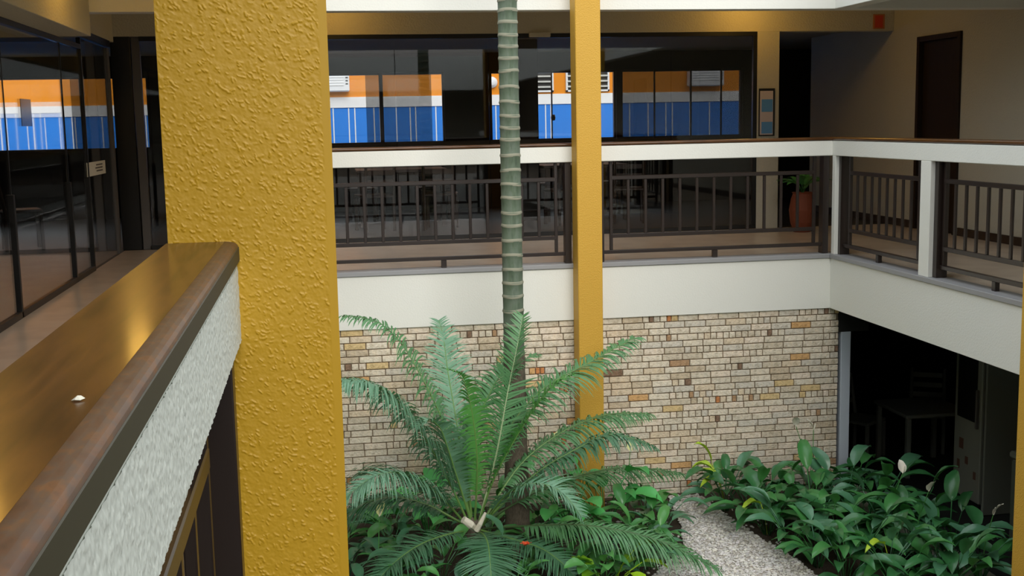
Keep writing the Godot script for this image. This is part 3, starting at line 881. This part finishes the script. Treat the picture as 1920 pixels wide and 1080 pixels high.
func small_things() -> void:
	# red sign on the lintel
	var s := thing("wall_sign", "small plain orange-red sign on the pale lintel above the right-hand gallery", "sign", Vector3(6.815, H + 1.045, ZG + 0.02))
	put("frame", box_mesh(Vector3(-0.075, 0, 0), Vector3(0.075, 0.175, 0.012)), mat(col(186, 112, 60), 0.6), s)
	put("face", box_mesh(Vector3(-0.055, 0.015, 0.012), Vector3(0.05, 0.16, 0.015)), mat(col(206, 66, 34), 0.5), s)
	var j := put("junction_box", box_mesh(Vector3(-0.125, 0, 0), Vector3(0.125, 0.055, 0.05), 0.006), M.soffit)
	j.position = Vector3(2.605, FASCIA - 0.045, ZG + 0.021)
	tag(j, "small pale box hung under the lintel between the palm trunk and slim yellow column", "box")
	# framed panel: outside reflection painted as a flat picture on the grey pier
	s = thing("framed_reflection", "narrow dark-framed panel, painted reflection in pale pink and blue on the grey pier", "reflection_panel", Vector3(5.39, H - 0.22, ZG + 0.021))
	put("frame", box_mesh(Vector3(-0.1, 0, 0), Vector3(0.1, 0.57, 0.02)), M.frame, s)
	put("print", box_mesh(Vector3(-0.09, 0.015, 0.02), Vector3(0.075, 0.54, 0.022), 0.0), mat(col(200, 186, 186), 0.5), s)  # pale ground of the painted reflection
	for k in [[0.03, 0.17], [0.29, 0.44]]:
		put("reflection_patch", box_mesh(Vector3(-0.07, k[0], 0.022), Vector3(0.07, k[1], 0.0235), 0.0), mat(col(92, 150, 206), 0.5), s)  # blue blocks imitate the outdoors mirrored in the panel
	# paper notice on the left glass door
	s = thing("paper_notice", "white paper notice taped on the left glass door", "notice", Vector3(XG + 0.002, H - 0.437, -12.42))
	put("sheet", box_mesh(Vector3(0, 0, -0.5), Vector3(0.003, 0.135, 0.5), 0.0), M.paper, s)
	for k in 3:
		put("text_line", box_mesh(Vector3(0.003, 0.035 + k * 0.03, -0.33), Vector3(0.0038, 0.048 + k * 0.03, 0.02 + 0.05 * (k % 2)), 0.0), M.ink, s)
	s = put("window_panel", box_mesh(Vector3(0, 0, -0.16), Vector3(0.006, 0.205, 0.16), 0.0), M.tint_dark)
	s.position = Vector3(XG + 0.006, H + 0.046, -9.62)
	tag(s, "small dark see-through panel fixed on the left glass wall before the orange building", "panel")
	# pull cord with a small weight
	s = thing("pull_cord", "thin pull cord with a small grey weight hanging beside the left glass wall", "cord", Vector3(XG - 0.05, H - 0.52, -11.25))
	var st := st_new()
	add_tube(st, [Vector3(0, 0.02, 0), Vector3(0.004, 0.5, 0), Vector3(0, 1.46, 0)], [0.006, 0.006, 0.006], 6)
	put("cord", done(st), mat(col(150, 146, 136), 0.7), s)
	st = st_new()
	add_lathe(st, Vector3.ZERO, [Vector2(0.001, -0.02), Vector2(0.022, -0.016), Vector2(0.026, 0.0), Vector2(0.018, 0.02), Vector2(0.001, 0.024)], 12)
	put("weight", done(st), mat(col(150, 150, 156), 0.5), s)
	# scrap of paper on the wooden cap
	st = st_new()
	var pts := [Vector3(-0.008, 0.001, 0.002), Vector3(-0.004, 0.004, -0.006), Vector3(0.003, 0.006, -0.007), Vector3(0.009, 0.003, -0.001), Vector3(0.004, 0.002, 0.006), Vector3(-0.003, 0.003, 0.006)]
	for k in 6:
		tri(st, Vector3(0, 0.008, 0), pts[k], pts[(k + 1) % 6], Vector3.UP)
		tri(st, Vector3(0, 0.0005, 0), pts[k], pts[(k + 1) % 6], Vector3.DOWN)
	var sc := put("paper_scrap", done(st), M.paper)
	sc.position = Vector3(-0.185, CAP_TOP, -0.91)
	sc.scale = Vector3(0.6, 0.5, 0.6)
	tag(sc, "tiny crumpled white paper scrap on the glossy wooden cap", "scrap")

# ---------------------------------------------------------------- garden
func ground() -> void:
	var st := st_new()
	add_box(st, Vector3(-0.4, -0.3, ZF - 0.04), Vector3(5.0, -0.02, ZN), 0.0)
	structure("floor_soil", done(st), M.soil)
	# pale gravel: a bed with loose stones on it
	var edge := [Vector2(3.3, -10.99), Vector2(3.6, -10.99), Vector2(3.68, -10.2), Vector2(3.76, -9.6), Vector2(3.86, -9.1), Vector2(3.9, -8.0), Vector2(3.9, -6.0), Vector2(1.8, -6.0), Vector2(2.0, -8.0), Vector2(2.5, -8.9), Vector2(3.02, -9.6), Vector2(3.16, -10.1)]
	var poly := PackedVector2Array(edge)
	st = st_new()
	var ids := Geometry2D.triangulate_polygon(poly)
	for k in range(0, ids.size(), 3):
		var q := []
		for e in 3:
			q.append(Vector3(poly[ids[k + e]].x, -0.006, poly[ids[k + e]].y))
		tri(st, q[0], q[1], q[2], Vector3.UP)
	var gm := mat(Color.WHITE, 0.95)
	gm.albedo_texture = tint_texture(noise_image(51, 256, 0.09, 3), [col(150, 142, 132), col(206, 200, 190), col(182, 174, 164), col(222, 216, 208)])
	triplanar(gm, Vector3(2.2, 2.2, 2.2))
	structure("path", done(st), gm)
	var pebble := st_new()
	pebble.set_smooth_group(0)
	add_lathe(pebble, Vector3.ZERO, [Vector2(0.001, -0.006), Vector2(0.009, -0.003), Vector2(0.0115, 0.001), Vector2(0.007, 0.0055), Vector2(0.001, 0.0075)], 7)
	var mm := MultiMesh.new()
	mm.transform_format = MultiMesh.TRANSFORM_3D
	mm.use_colors = true
	mm.mesh = done(pebble)
	var xf := []
	while xf.size() < 9000:
		var p := Vector2(rng.randf_range(1.8, 3.95), rng.randf_range(-10.99, -7.6))
		var ins := Geometry2D.is_point_in_polygon(p, poly)
		if not ins and not (rng.randf() < 0.025 and p.x > 2.4):
			continue
		var s := rng.randf_range(0.6, 1.5)
		var bs := Basis(Vector3.UP, rng.randf() * TAU) * Basis(Vector3.RIGHT, rng.randf_range(-0.5, 0.5))
		xf.append(Transform3D(bs.scaled(Vector3(s * rng.randf_range(0.8, 1.4), s, s)), Vector3(p.x, 0.0 if ins else -0.016, p.y)))
	mm.instance_count = xf.size()
	for k in xf.size():
		mm.set_instance_transform(k, xf[k])
		var t := rng.randf_range(0.45, 0.85)
		mm.set_instance_color(k, Color(t, t * rng.randf_range(0.93, 0.98), t * rng.randf_range(0.84, 0.95)))
	var pm := mat(Color.WHITE, 0.9)
	pm.vertex_color_use_as_albedo = true
	var o := MultiMeshInstance3D.new()
	o.multimesh = mm
	o.material_override = pm
	o.name = "gravel"
	o.set_meta("kind", "stuff")
	tag(o, "loose pale grey gravel of the garden path between the plant beds", "gravel")
	add_child(o)

func frond(parent: Node3D, pts: Array, pairs: int, longest: float, hang: float, ms: Array) -> void:
	var c := Curve3D.new()
	for i in pts.size():
		var d: Vector3 = (pts[mini(i + 1, pts.size() - 1)] - pts[maxi(i - 1, 0)]) / 6.0
		c.add_point(pts[i], -d, d)
	var l := c.get_baked_length()
	var line := []
	var rad := []
	for k in 15:
		line.append(c.sample_baked(l * k / 14.0, true))
		rad.append(lerpf(0.011, 0.002, k / 14.0))
	var st := st_new()
	add_tube(st, line, rad, 6)
	var stem := put("frond", done(st), ms[0], parent)
	st = st_new()
	for k in int(pairs * 1.35):
		var t := lerpf(0.2, 0.995, float(k) / (int(pairs * 1.35) - 1))
		var at := c.sample_baked(l * t, true)
		var along := (c.sample_baked(minf(l, l * t + 0.02), true) - c.sample_baked(l * t - 0.02, true)).normalized()
		var side := along.cross(Vector3.UP)
		if side.length() < 0.25:
			side = along.cross(Vector3(0.3, 0, 1))
		side = side.normalized()
		var up := side.cross(along).normalized()
		var lean := minf(0.3, 0.12 + t * 0.2)
		var env := minf(1.0, (t - 0.15) * 3.2) * minf(1.0, (1.04 - t) * 3.0)
		for s: float in [-1.0, 1.0]:
			var ln := longest * 1.2 * (0.25 + 0.75 * env) * rng.randf_range(0.85, 1.12)
			var dir := (along * rng.randf_range(0.4, 0.75) + side * s * 0.85 + up * rng.randf_range(lean - 0.15, lean + 0.25)).normalized()
			var w := 0.0085
			var a := at
			var prev_l := a - along * w
			var prev_r := a + along * w
			for q in 4:
				dir = (dir + Vector3.DOWN * hang * (0.22 + 0.1 * q)).normalized()
				var b := a + dir * ln / 4.0
				var ww: float = w * [1.1, 0.95, 0.65, 0.08][q]
				var l2 := b - along * ww
				var r2 := b + along * ww
				var o := dir.cross(along)
				if o.y < 0:
					o = -o
				quad(st, prev_l, prev_r, r2, l2, o)
				a = b
				prev_l = l2
				prev_r = r2
	var lv := put("leaflets", done(st), ms[1], stem)
	lv.set_meta("kind", "stuff")

func leaf_green(c: Color, rough: float) -> StandardMaterial3D:
	var m := mat(c, rough)
	m.backlight_enabled = true
	m.backlight = Color(c.r * 0.5, c.g * 0.6, c.b * 0.3)
	m.cull_mode = BaseMaterial3D.CULL_DISABLED
	return m

var leaf_mats := []

func palms() -> void:
	# tall ringed palm trunk
	var at := Vector3(1.6, -0.02, -9.9)
	var t := thing("palm_tree", "tall straight green palm trunk with pale leaf-scar rings, rising through the courtyard", "palm tree", at)
	var st := st_new()
	st.set_smooth_group(0)
	var prof := []
	var y := -0.05
	var split := 1.72
	while y < split:
		prof.append(Vector2(lerpf(0.112, 0.094, y / split) + rng.randf_range(-0.003, 0.003), y))
		y += 0.05
	prof.append(Vector2(0.09, split + 0.03))
	add_lathe(st, Vector3.ZERO, prof, 20)
	var fb := put("lower_trunk", done(st), M.fibre, t)
	fb.set_meta("label", "brown fibrous lower trunk")
	st = st_new()
	st.set_smooth_group(0)
	var rings := []
	prof = [Vector2(0.088, split)]
	y = split + 0.04
	while y < 6.4:
		rings.append(y)
		var r0 := lerpf(0.09, 0.079, (y - split) / 3.6)
		prof.append(Vector2(r0 * 1.0, y - 0.012))
		prof.append(Vector2(r0 * 1.045, y - 0.003))
		prof.append(Vector2(r0 * 1.045, y + 0.006))
		prof.append(Vector2(r0 * 0.985, y + 0.014))
		y += rng.randf_range(0.095, 0.135) if y < 4.2 else rng.randf_range(0.08, 0.11)
	add_lathe(st, Vector3.ZERO, prof, 24)
	put("trunk", done(st), M.trunk, t)
	for ry in rings:
		var r0 := lerpf(0.09, 0.079, (ry - split) / 3.6)
		st = st_new()
		st.set_smooth_group(0)
		for k in 24:
			var a0 := TAU * k / 24.0
			var a1 := TAU * (k + 1) / 24.0
			var w0 := 0.004 * sin(a0 * 2 + ry * 9.0)
			var w1 := 0.004 * sin(a1 * 2 + ry * 9.0)
			var d0 := Vector3(cos(a0), 0, sin(a0))
			var d1 := Vector3(cos(a1), 0, sin(a1))
			for q in [[-0.010, 1.02, 0.0, 1.07], [0.0, 1.07, 0.018, 1.0]]:
				quad(st, d0 * r0 * q[1] + Vector3(0, w0 + q[0], 0), d1 * r0 * q[1] + Vector3(0, w1 + q[0], 0), d1 * r0 * q[3] + Vector3(0, w1 + q[2], 0), d0 * r0 * q[3] + Vector3(0, w0 + q[2], 0), d0)
		var ring := put("leaf_scar", done(st), M.scar, t)
		ring.position.y = ry
		ring.rotation.z = rng.randf_range(-0.05, 0.05)
	# low feathery palm in front of it
	var crown := Vector3(1.15, 0.36, -9.5)
	var base := Vector3(1.15, -0.02, -9.5)
	t = thing("feather_palm", "low feathery palm with arching blue-green fronds in the middle of the garden", "palm", base)
	st = st_new()
	add_lathe(st, Vector3.ZERO, [Vector2(0.08, 0.0), Vector2(0.085, 0.1), Vector2(0.075, 0.2), Vector2(0.09, 0.3), Vector2(0.06, 0.42), Vector2(0.001, 0.46)], 14)
	put("trunk", done(st), M.fibre, t)
	var stemg := leaf_green(col(104, 140, 72), 0.5)
	var stemp := leaf_green(col(176, 190, 150), 0.5)
	var stemd := leaf_green(col(66, 92, 52), 0.5)
	var blue := leaf_green(col(112, 154, 126), 0.45)
	var mid := leaf_green(col(88, 136, 90), 0.45)
	var bright := leaf_green(col(84, 146, 70), 0.45)
	var deep := leaf_green(col(72, 116, 84), 0.45)
	var f := [
		[[Vector3(0, 0, 0), Vector3(-0.2, 0.85, -0.05), Vector3(-0.52, 1.54, -0.15), Vector3(-0.75, 1.75, -0.2), Vector3(-0.99, 1.79, -0.25)], 60, 0.24, 1.1, [stemg, mid]],
		[[Vector3(0, 0, 0), Vector3(-0.07, 0.78, -0.3), Vector3(-0.11, 1.23, -0.6), Vector3(-0.12, 1.5, -0.8), Vector3(-0.14, 1.6, -0.95)], 60, 0.21, 0.3, [stemg, blue]],
		[[Vector3(0.05, 0, 0), Vector3(0.21, 0.62, 0.05), Vector3(0.31, 1.11, 0.05), Vector3(0.41, 1.5, 0), Vector3(0.48, 1.75, -0.1)], 50, 0.21, 0.1, [stemp, mid]],
		[[Vector3(0.02, 0, 0), Vector3(0.03, 0.63, 0.2), Vector3(-0.03, 1.15, 0.3), Vector3(-0.11, 1.38, 0.35), Vector3(-0.22, 1.44, 0.4)], 50, 0.14, 0.6, [stemg, bright]],
		[[Vector3(0.05, 0, 0), Vector3(0.28, 0.67, -0.1), Vector3(0.63, 1.05, -0.25), Vector3(1.09, 1.25, -0.4), Vector3(1.56, 1.43, -0.55)], 80, 0.3, 0.85, [stemg, mid]],
		[[Vector3(0.07, 0, 0), Vector3(0.45, 0.44, -0.2), Vector3(0.88, 0.68, -0.35), Vector3(1.3, 0.76, -0.5), Vector3(1.7, 0.72, -0.6)], 75, 0.26, 1.2, [stemg, mid]],
		[[Vector3(0.07, 0, 0), Vector3(0.51, 0.43, 0.1), Vector3(0.87, 0.65, 0.15), Vector3(1.17, 0.77, 0.2), Vector3(1.5, 0.66, 0.25)], 70, 0.24, 1.1, [stemg, deep]],
		[[Vector3(0.07, 0, 0), Vector3(0.48, 0.1, -0.3), Vector3(0.97, 0.18, -0.55), Vector3(1.52, 0.17, -0.8), Vector3(2.1, 0.04, -0.95)], 80, 0.26, 1.1, [stemd, mid]],
		[[Vector3(0.09, -0.03, 0), Vector3(0.47, 0.07, 0.3), Vector3(0.9, 0.12, 0.55), Vector3(1.38, 0.04, 0.75), Vector3(1.83, -0.18, 0.9)], 95, 0.3, 0.9, [stemd, mid]],
		[[Vector3(0.09, 0, 0), Vector3(0.25, 0.35, 0.3), Vector3(0.44, 0.49, 0.5), Vector3(0.63, 0.46, 0.65), Vector3(0.77, 0.28, 0.75)], 60, 0.24, 0.4, [stemg, blue]],
		[[Vector3(-0.02, 0, 0), Vector3(-0.28, 0.62, 0.1), Vector3(-0.56, 1.11, 0.2), Vector3(-0.83, 1.34, 0.3), Vector3(-1.1, 1.39, 0.4)], 100, 0.36, 1.3, [stemg, blue]],
		[[Vector3(-0.04, 0, 0), Vector3(-0.33, 0.42, 0.3), Vector3(-0.6, 0.64, 0.5), Vector3(-0.83, 0.68, 0.65), Vector3(-1.06, 0.55, 0.75)], 100, 0.32, 0.75, [stemg, blue]],
		[[Vector3(-0.04, 0, 0), Vector3(-0.37, 0.21, 0), Vector3(-0.68, 0.3, 0), Vector3(-0.95, 0.23, 0), Vector3(-1.17, 0.07, 0)], 80, 0.28, 0.7, [stemg, deep]],
		[[Vector3(0.02, -0.05, 0), Vector3(0.05, 0.03, 0.3), Vector3(0.05, 0.05, 0.6), Vector3(0.03, -0.03, 0.85), Vector3(0.02, -0.29, 1.05)], 75, 0.27, 0.25, [stemg, deep]],
		[[Vector3(-0.02, -0.04, 0), Vector3(-0.23, 0.05, 0.3), Vector3(-0.49, 0.05, 0.5), Vector3(-0.73, -0.03, 0.7), Vector3(-0.91, -0.19, 0.8)], 70, 0.26, 0.4, [stemg, deep]],
		[[Vector3(0, 0, 0), Vector3(0, 0.64, -0.1), Vector3(0.2, 1.05, -0.25), Vector3(0.38, 1.24, -0.4), Vector3(0.66, 1.33, -0.5)], 60, 0.2, 0.5, [stemg, mid]],
		[[Vector3(0, 0, 0), Vector3(-0.16, 0.58, 0.15), Vector3(-0.27, 0.93, 0.25), Vector3(-0.36, 1.01, 0.3), Vector3(-0.47, 0.97, 0.35)], 50, 0.18, 0.35, [stemg, blue]],
		[[Vector3(0.05, 0, 0), Vector3(0.18, 0.4, 0.05), Vector3(0.44, 0.9, 0.15), Vector3(0.68, 1.22, 0.2), Vector3(0.83, 1.31, 0.25)], 60, 0.2, 0.6, [stemg, bright]],
		[[Vector3(0.04, -0.03, 0), Vector3(0.29, -0.03, 0.3), Vector3(0.51, -0.05, 0.55), Vector3(0.68, -0.17, 0.75), Vector3(0.79, -0.35, 0.85)], 60, 0.25, 0.45, [stemg, deep]]]
	for k in f:
		var pts := []
		for p in k[0]:
			pts.append(p + crown - base)
		frond(t, pts, k[1], k[2], k[3], k[4])
	var cut := mat(col(206, 200, 182), 0.8)
	st = st_new()
	add_tube(st, [Vector3(0.0, 0.42, 0.2), Vector3(-0.05, 0.5, 0.3), Vector3(-0.11, 0.55, 0.31)], [0.025, 0.034, 0.03], 8)
	put("cut_stub", done(st), cut, t)
	st = st_new()
	add_tube(st, [Vector3(0.0, 0.44, 0.28), Vector3(0.03, 0.5, 0.3), Vector3(0.075, 0.59, 0.3)], [0.024, 0.02, 0.011], 8)
	put("cut_stub", done(st), cut, t)

# one broad leaf: petiole rising outwards, then a pointed arching blade (towards +x)
func leaf_mesh(rise: float, blade: float, wide: float, tilt: float, droop: float) -> ArrayMesh:
	var st := st_new()
	st.set_smooth_group(0)
	var reach := rise * 0.55
	var pet := [Vector3.ZERO, Vector3(reach * 0.4, rise * 0.6, 0), Vector3(reach, rise, 0)]
	add_tube(st, pet, [0.005, 0.0045, 0.004], 5)
	var n := 8
	var p := Vector3(reach, rise, 0)
	var ang := tilt
	var prev := []
	for k in n + 1:
		var s := float(k) / n
		var hw := wide * 0.5 * pow(sin(PI * pow(s, 0.75) * 0.985 + 0.02), 0.9)
		if k == n:
			hw = 0.001
		var up := Vector3(-sin(ang), cos(ang), 0)
		var lift := up * hw * 0.35
		var wave := 0.004 * sin(s * 14.0)
		var row := [p + lift + Vector3(0, wave, -hw), p + lift * 0.3 + Vector3(0, 0, -hw * 0.5), p, p + lift * 0.3 + Vector3(0, 0, hw * 0.5), p + lift + Vector3(0, -wave, hw)]
		if k > 0:
			for q in 4:
				quad(st, prev[q], prev[q + 1], row[q + 1], row[q], up)
		prev = row
		p += Vector3(cos(ang), sin(ang), 0) * blade / n
		ang -= droop / n
	return done(st)

func plant(label: String, category: String, group: String, at: Vector3, n: int, shapes: Array, mats: Array, size: float, called := "leafy_plant") -> Node3D:
	var t := thing(called, label, category, at, group)
	var a := rng.randf() * TAU
	for k in n:
		var o := put("leaf", shapes[rng.randi_range(0, shapes.size() - 1)], mats[rng.randi_range(0, mats.size() - 1)], t)
		a += 2.4 + rng.randf_range(-0.3, 0.3)
		var s := size * rng.randf_range(0.75, 1.15)
		o.rotation = Vector3(rng.randf_range(-0.25, 0.25), a, rng.randf_range(-0.2, 0.2))
		o.scale = Vector3(s, s * rng.randf_range(0.85, 1.25), s)
		o.position = Vector3(cos(a), 0, -sin(a)) * 0.03
	return t

func spathe(t: Node3D, at: Vector3, turn: float, m: Material, size := 1.0) -> void:
	var st := st_new()
	add_tube(st, [Vector3.ZERO, Vector3(at.x * 0.4, at.y * 0.6, at.z * 0.4), at], [0.005, 0.004, 0.0035], 5)
	var s := put("flower_stalk", done(st), leaf_mats[2], t)
	var f := put("flower", leaf_mesh(0.001, 0.13 * size, 0.075 * size, 1.25, 0.7), m, s)
	f.position = at
	f.rotation.y = turn
	st = st_new()
	add_tube(st, [at + Vector3(0.0, 0.0, 0), at + Vector3(0.012, 0.03, 0), at + Vector3(0.018, 0.06, 0)], [0.006, 0.008, 0.004], 6)
	put("flower_spike", done(st), M.paper, s)

func beds() -> void:
	var big := []
	for k in 7:
		big.append(leaf_mesh([0.16, 0.22, 0.28, 0.2, 0.32, 0.25, 0.12][k], [0.31, 0.29, 0.28, 0.34, 0.27, 0.31, 0.3][k], [0.115, 0.11, 0.118, 0.112, 0.105, 0.12, 0.112][k], [0.45, 0.6, 0.85, 0.3, 1.1, 0.5, 0.2][k], [0.9, 1.1, 1.4, 0.7, 1.3, 1.2, 0.6][k]))
	var dark: Array = [leaf_mats[0], leaf_mats[1], leaf_mats[1], leaf_mats[3]]
	var mixed: Array = [leaf_mats[0], leaf_mats[2], leaf_mats[3]]
	var g := "peace lilies in the bed beside the lower room"
	var lab := ""
	var spots := [Vector2(3.72, -10.5), Vector2(4.15, -10.5), Vector2(4.6, -10.5), Vector2(5.02, -10.5), Vector2(3.82, -10.12), Vector2(4.3, -10.12), Vector2(4.78, -10.14), Vector2(5.12, -10.1), Vector2(3.86, -9.78), Vector2(4.32, -9.8), Vector2(4.8, -9.8),
		Vector2(3.92, -9.36), Vector2(4.36, -9.4), Vector2(4.8, -9.4), Vector2(5.14, -9.5), Vector2(3.98, -8.95), Vector2(4.42, -9.0), Vector2(4.85, -9.0), Vector2(5.15, -8.9), Vector2(4.05, -8.55), Vector2(4.45, -8.6), Vector2(4.85, -8.6), Vector2(5.15, -8.45), Vector2(4.3, -8.2), Vector2(4.75, -8.2)]
	var white := mat(col(226, 220, 204), 0.6)
	var lime := leaf_green(col(176, 204, 60), 0.5)
	var plants := []
	var nth := ["first", "second", "third", "fourth", "fifth", "sixth", "seventh", "eighth"]
	var row := -1
	var place := 0
	for k in spots.size():
		var p: Vector2 = spots[k]
		if k == 0 or p.x < spots[k - 1].x:
			row += 1
			place = 0
		lab = "dark glossy peace lily, %s row from the brick wall, %s plant in from the gravel" % [nth[row], nth[place]]
		place += 1
		plants.append(plant(lab, "peace lily", g, Vector3(p.x, -0.02, p.y), 16, big, dark, 1.1, "peace_lily"))
	# a few of them carry flowers or yellow leaves, which tells them apart
	var special := [[2, "dark peace lily against the brick wall, carrying pale flowers above its leaves", [[0.0, 0.74, 0.0], [-0.2, 0.8, 0.05]]],
		[13, "dark peace lily in mid bed carrying one pale upright flower", [[0.1, 0.64, 0.1]]],
		[17, "dark peace lily with a pale closed flower, near the front of the bed", [[0.05, 0.62, 0.15]]],
		[22, "dark peace lily with a large round cream flower, near the yellow column", [[0.0, 0.58, 0.15]]]]
	for s in special:
		var t: Node3D = plants[s[0]]
		t.set_meta("label", s[1])
		t.remove_meta("group")
		for q in s[2]:
			spathe(t, Vector3(q[0], q[1], q[2]), rng.randf() * TAU, white, 1.0)
	for s in [[0, "dark peace lily with several lime-yellow leaves at the wall end of the gravel path", 4], [8, "dark peace lily with a bright yellow leaf beside the gravel path", 1], [20, "dark peace lily with one yellow-green leaf at the front edge of the bed", 1]]:
		var t: Node3D = plants[s[0]]
		t.set_meta("label", s[1])
		t.remove_meta("group")
		for k in s[2]:
			var o := put("yellow_leaf", big[3 + k % 3], lime, t)
			o.scale = Vector3(0.8, 1.5, 0.7)
			o.rotation.y = PI + 0.5 - k * 0.5
	# bed round the palms: dark broad leaves near the path, lighter plants in the middle, low ones in front
	var g2 := "dark leafy plants round the feathery palm"
	row = 0
	for r in [[-10.5, [0.15, 0.6, 1.05, 1.45, 1.95, 2.95]], [-10.1, [0.05, 0.5, 1.35, 1.8, 2.75, 3.0]], [-9.65, [0.1, 0.6, 1.75, 2.2, 2.62, 2.8]], [-9.2, [0.05, 0.45, 0.85, 1.5, 1.9, 2.3, 2.6]], [-8.85, [0.2, 0.6, 0.95, 1.35, 1.75, 2.1, 2.4]]]:
		var xs: Array = r[1]
		for k in xs.size():
			lab = "low leafy plant under the palm, %s row from brick wall, %s from the gravel" % [nth[row], nth[xs.size() - 1 - k]]
			plant(lab, "plant", g2, Vector3(xs[k], -0.02, r[0] + rng.randf_range(-0.06, 0.06)), 12, big, mixed, 0.85 if r[0] > -10.3 else 0.75)
		row += 1
	var soft := []
	for k in 4:
		soft.append(leaf_mesh(0.2 + 0.05 * k, 0.2, 0.13, 0.35, 0.8))
	var light: Array = [leaf_green(col(70, 160, 84), 0.4), leaf_green(col(84, 176, 92), 0.4)]
	for p in [[Vector2(2.12, -10.02), "bright green broad-leaved plant between the palm and the slim yellow column"], [Vector2(2.42, -10.15), "bright green broad-leaved plant at the foot of the slim yellow column"], [Vector2(0.85, -10.3), "bright green leafy plant behind the feathery palm's left fronds"]]:
		plant(p[1], "plant", "", Vector3(p[0].x, 0.0, p[0].y), 16, soft, light, 1.3)
	var croton: Array = [leaf_green(col(150, 190, 30), 0.4), leaf_green(col(120, 170, 40), 0.4), leaf_mats[2]]
	plant("small yellow-green leafy shrub under the front fronds of the feathery palm", "shrub", "", Vector3(2.12, -0.02, -8.72), 14, soft, croton, 1.0, "yellow_shrub")
	# small red flower and pale buds
	var rd := thing("red_flower", "small orange-red flower on a thin stem in front of the feathery palm", "flower", Vector3(1.5, -0.02, -8.95))
	var st := st_new()
	add_tube(st, [Vector3.ZERO, Vector3(0, 0.2, 0.02), Vector3(0, 0.4, 0.05)], [0.004, 0.004, 0.003], 5)
	put("stem", done(st), leaf_mats[2], rd)
	for k in 6:
		var pt := put("petal", leaf_mesh(0.001, 0.05, 0.03, 0.6, 0.5), mat(col(214, 78, 38), 0.6), rd)
		pt.position = Vector3(0, 0.4, 0.05)
		pt.rotation.y = k * TAU / 6
	for p in [[Vector3(1.98, -0.02, -10.2), 0.86, "pale yellow-white upright flower between the palm trunk and slim yellow column"], [Vector3(2.78, -0.02, -10.6), 0.62, "pale yellow flower bud against the brick wall right of the slim yellow column"], [Vector3(0.35, -0.02, -9.3), 0.6, "pale yellow flower low on the left side of the feathery palm"]]:
		var t := thing("pale_flower", p[2], "flower", p[0])
		spathe(t, Vector3(0.02, p[1], 0.03), 0.8, mat(col(226, 226, 160), 0.6), 1.0)
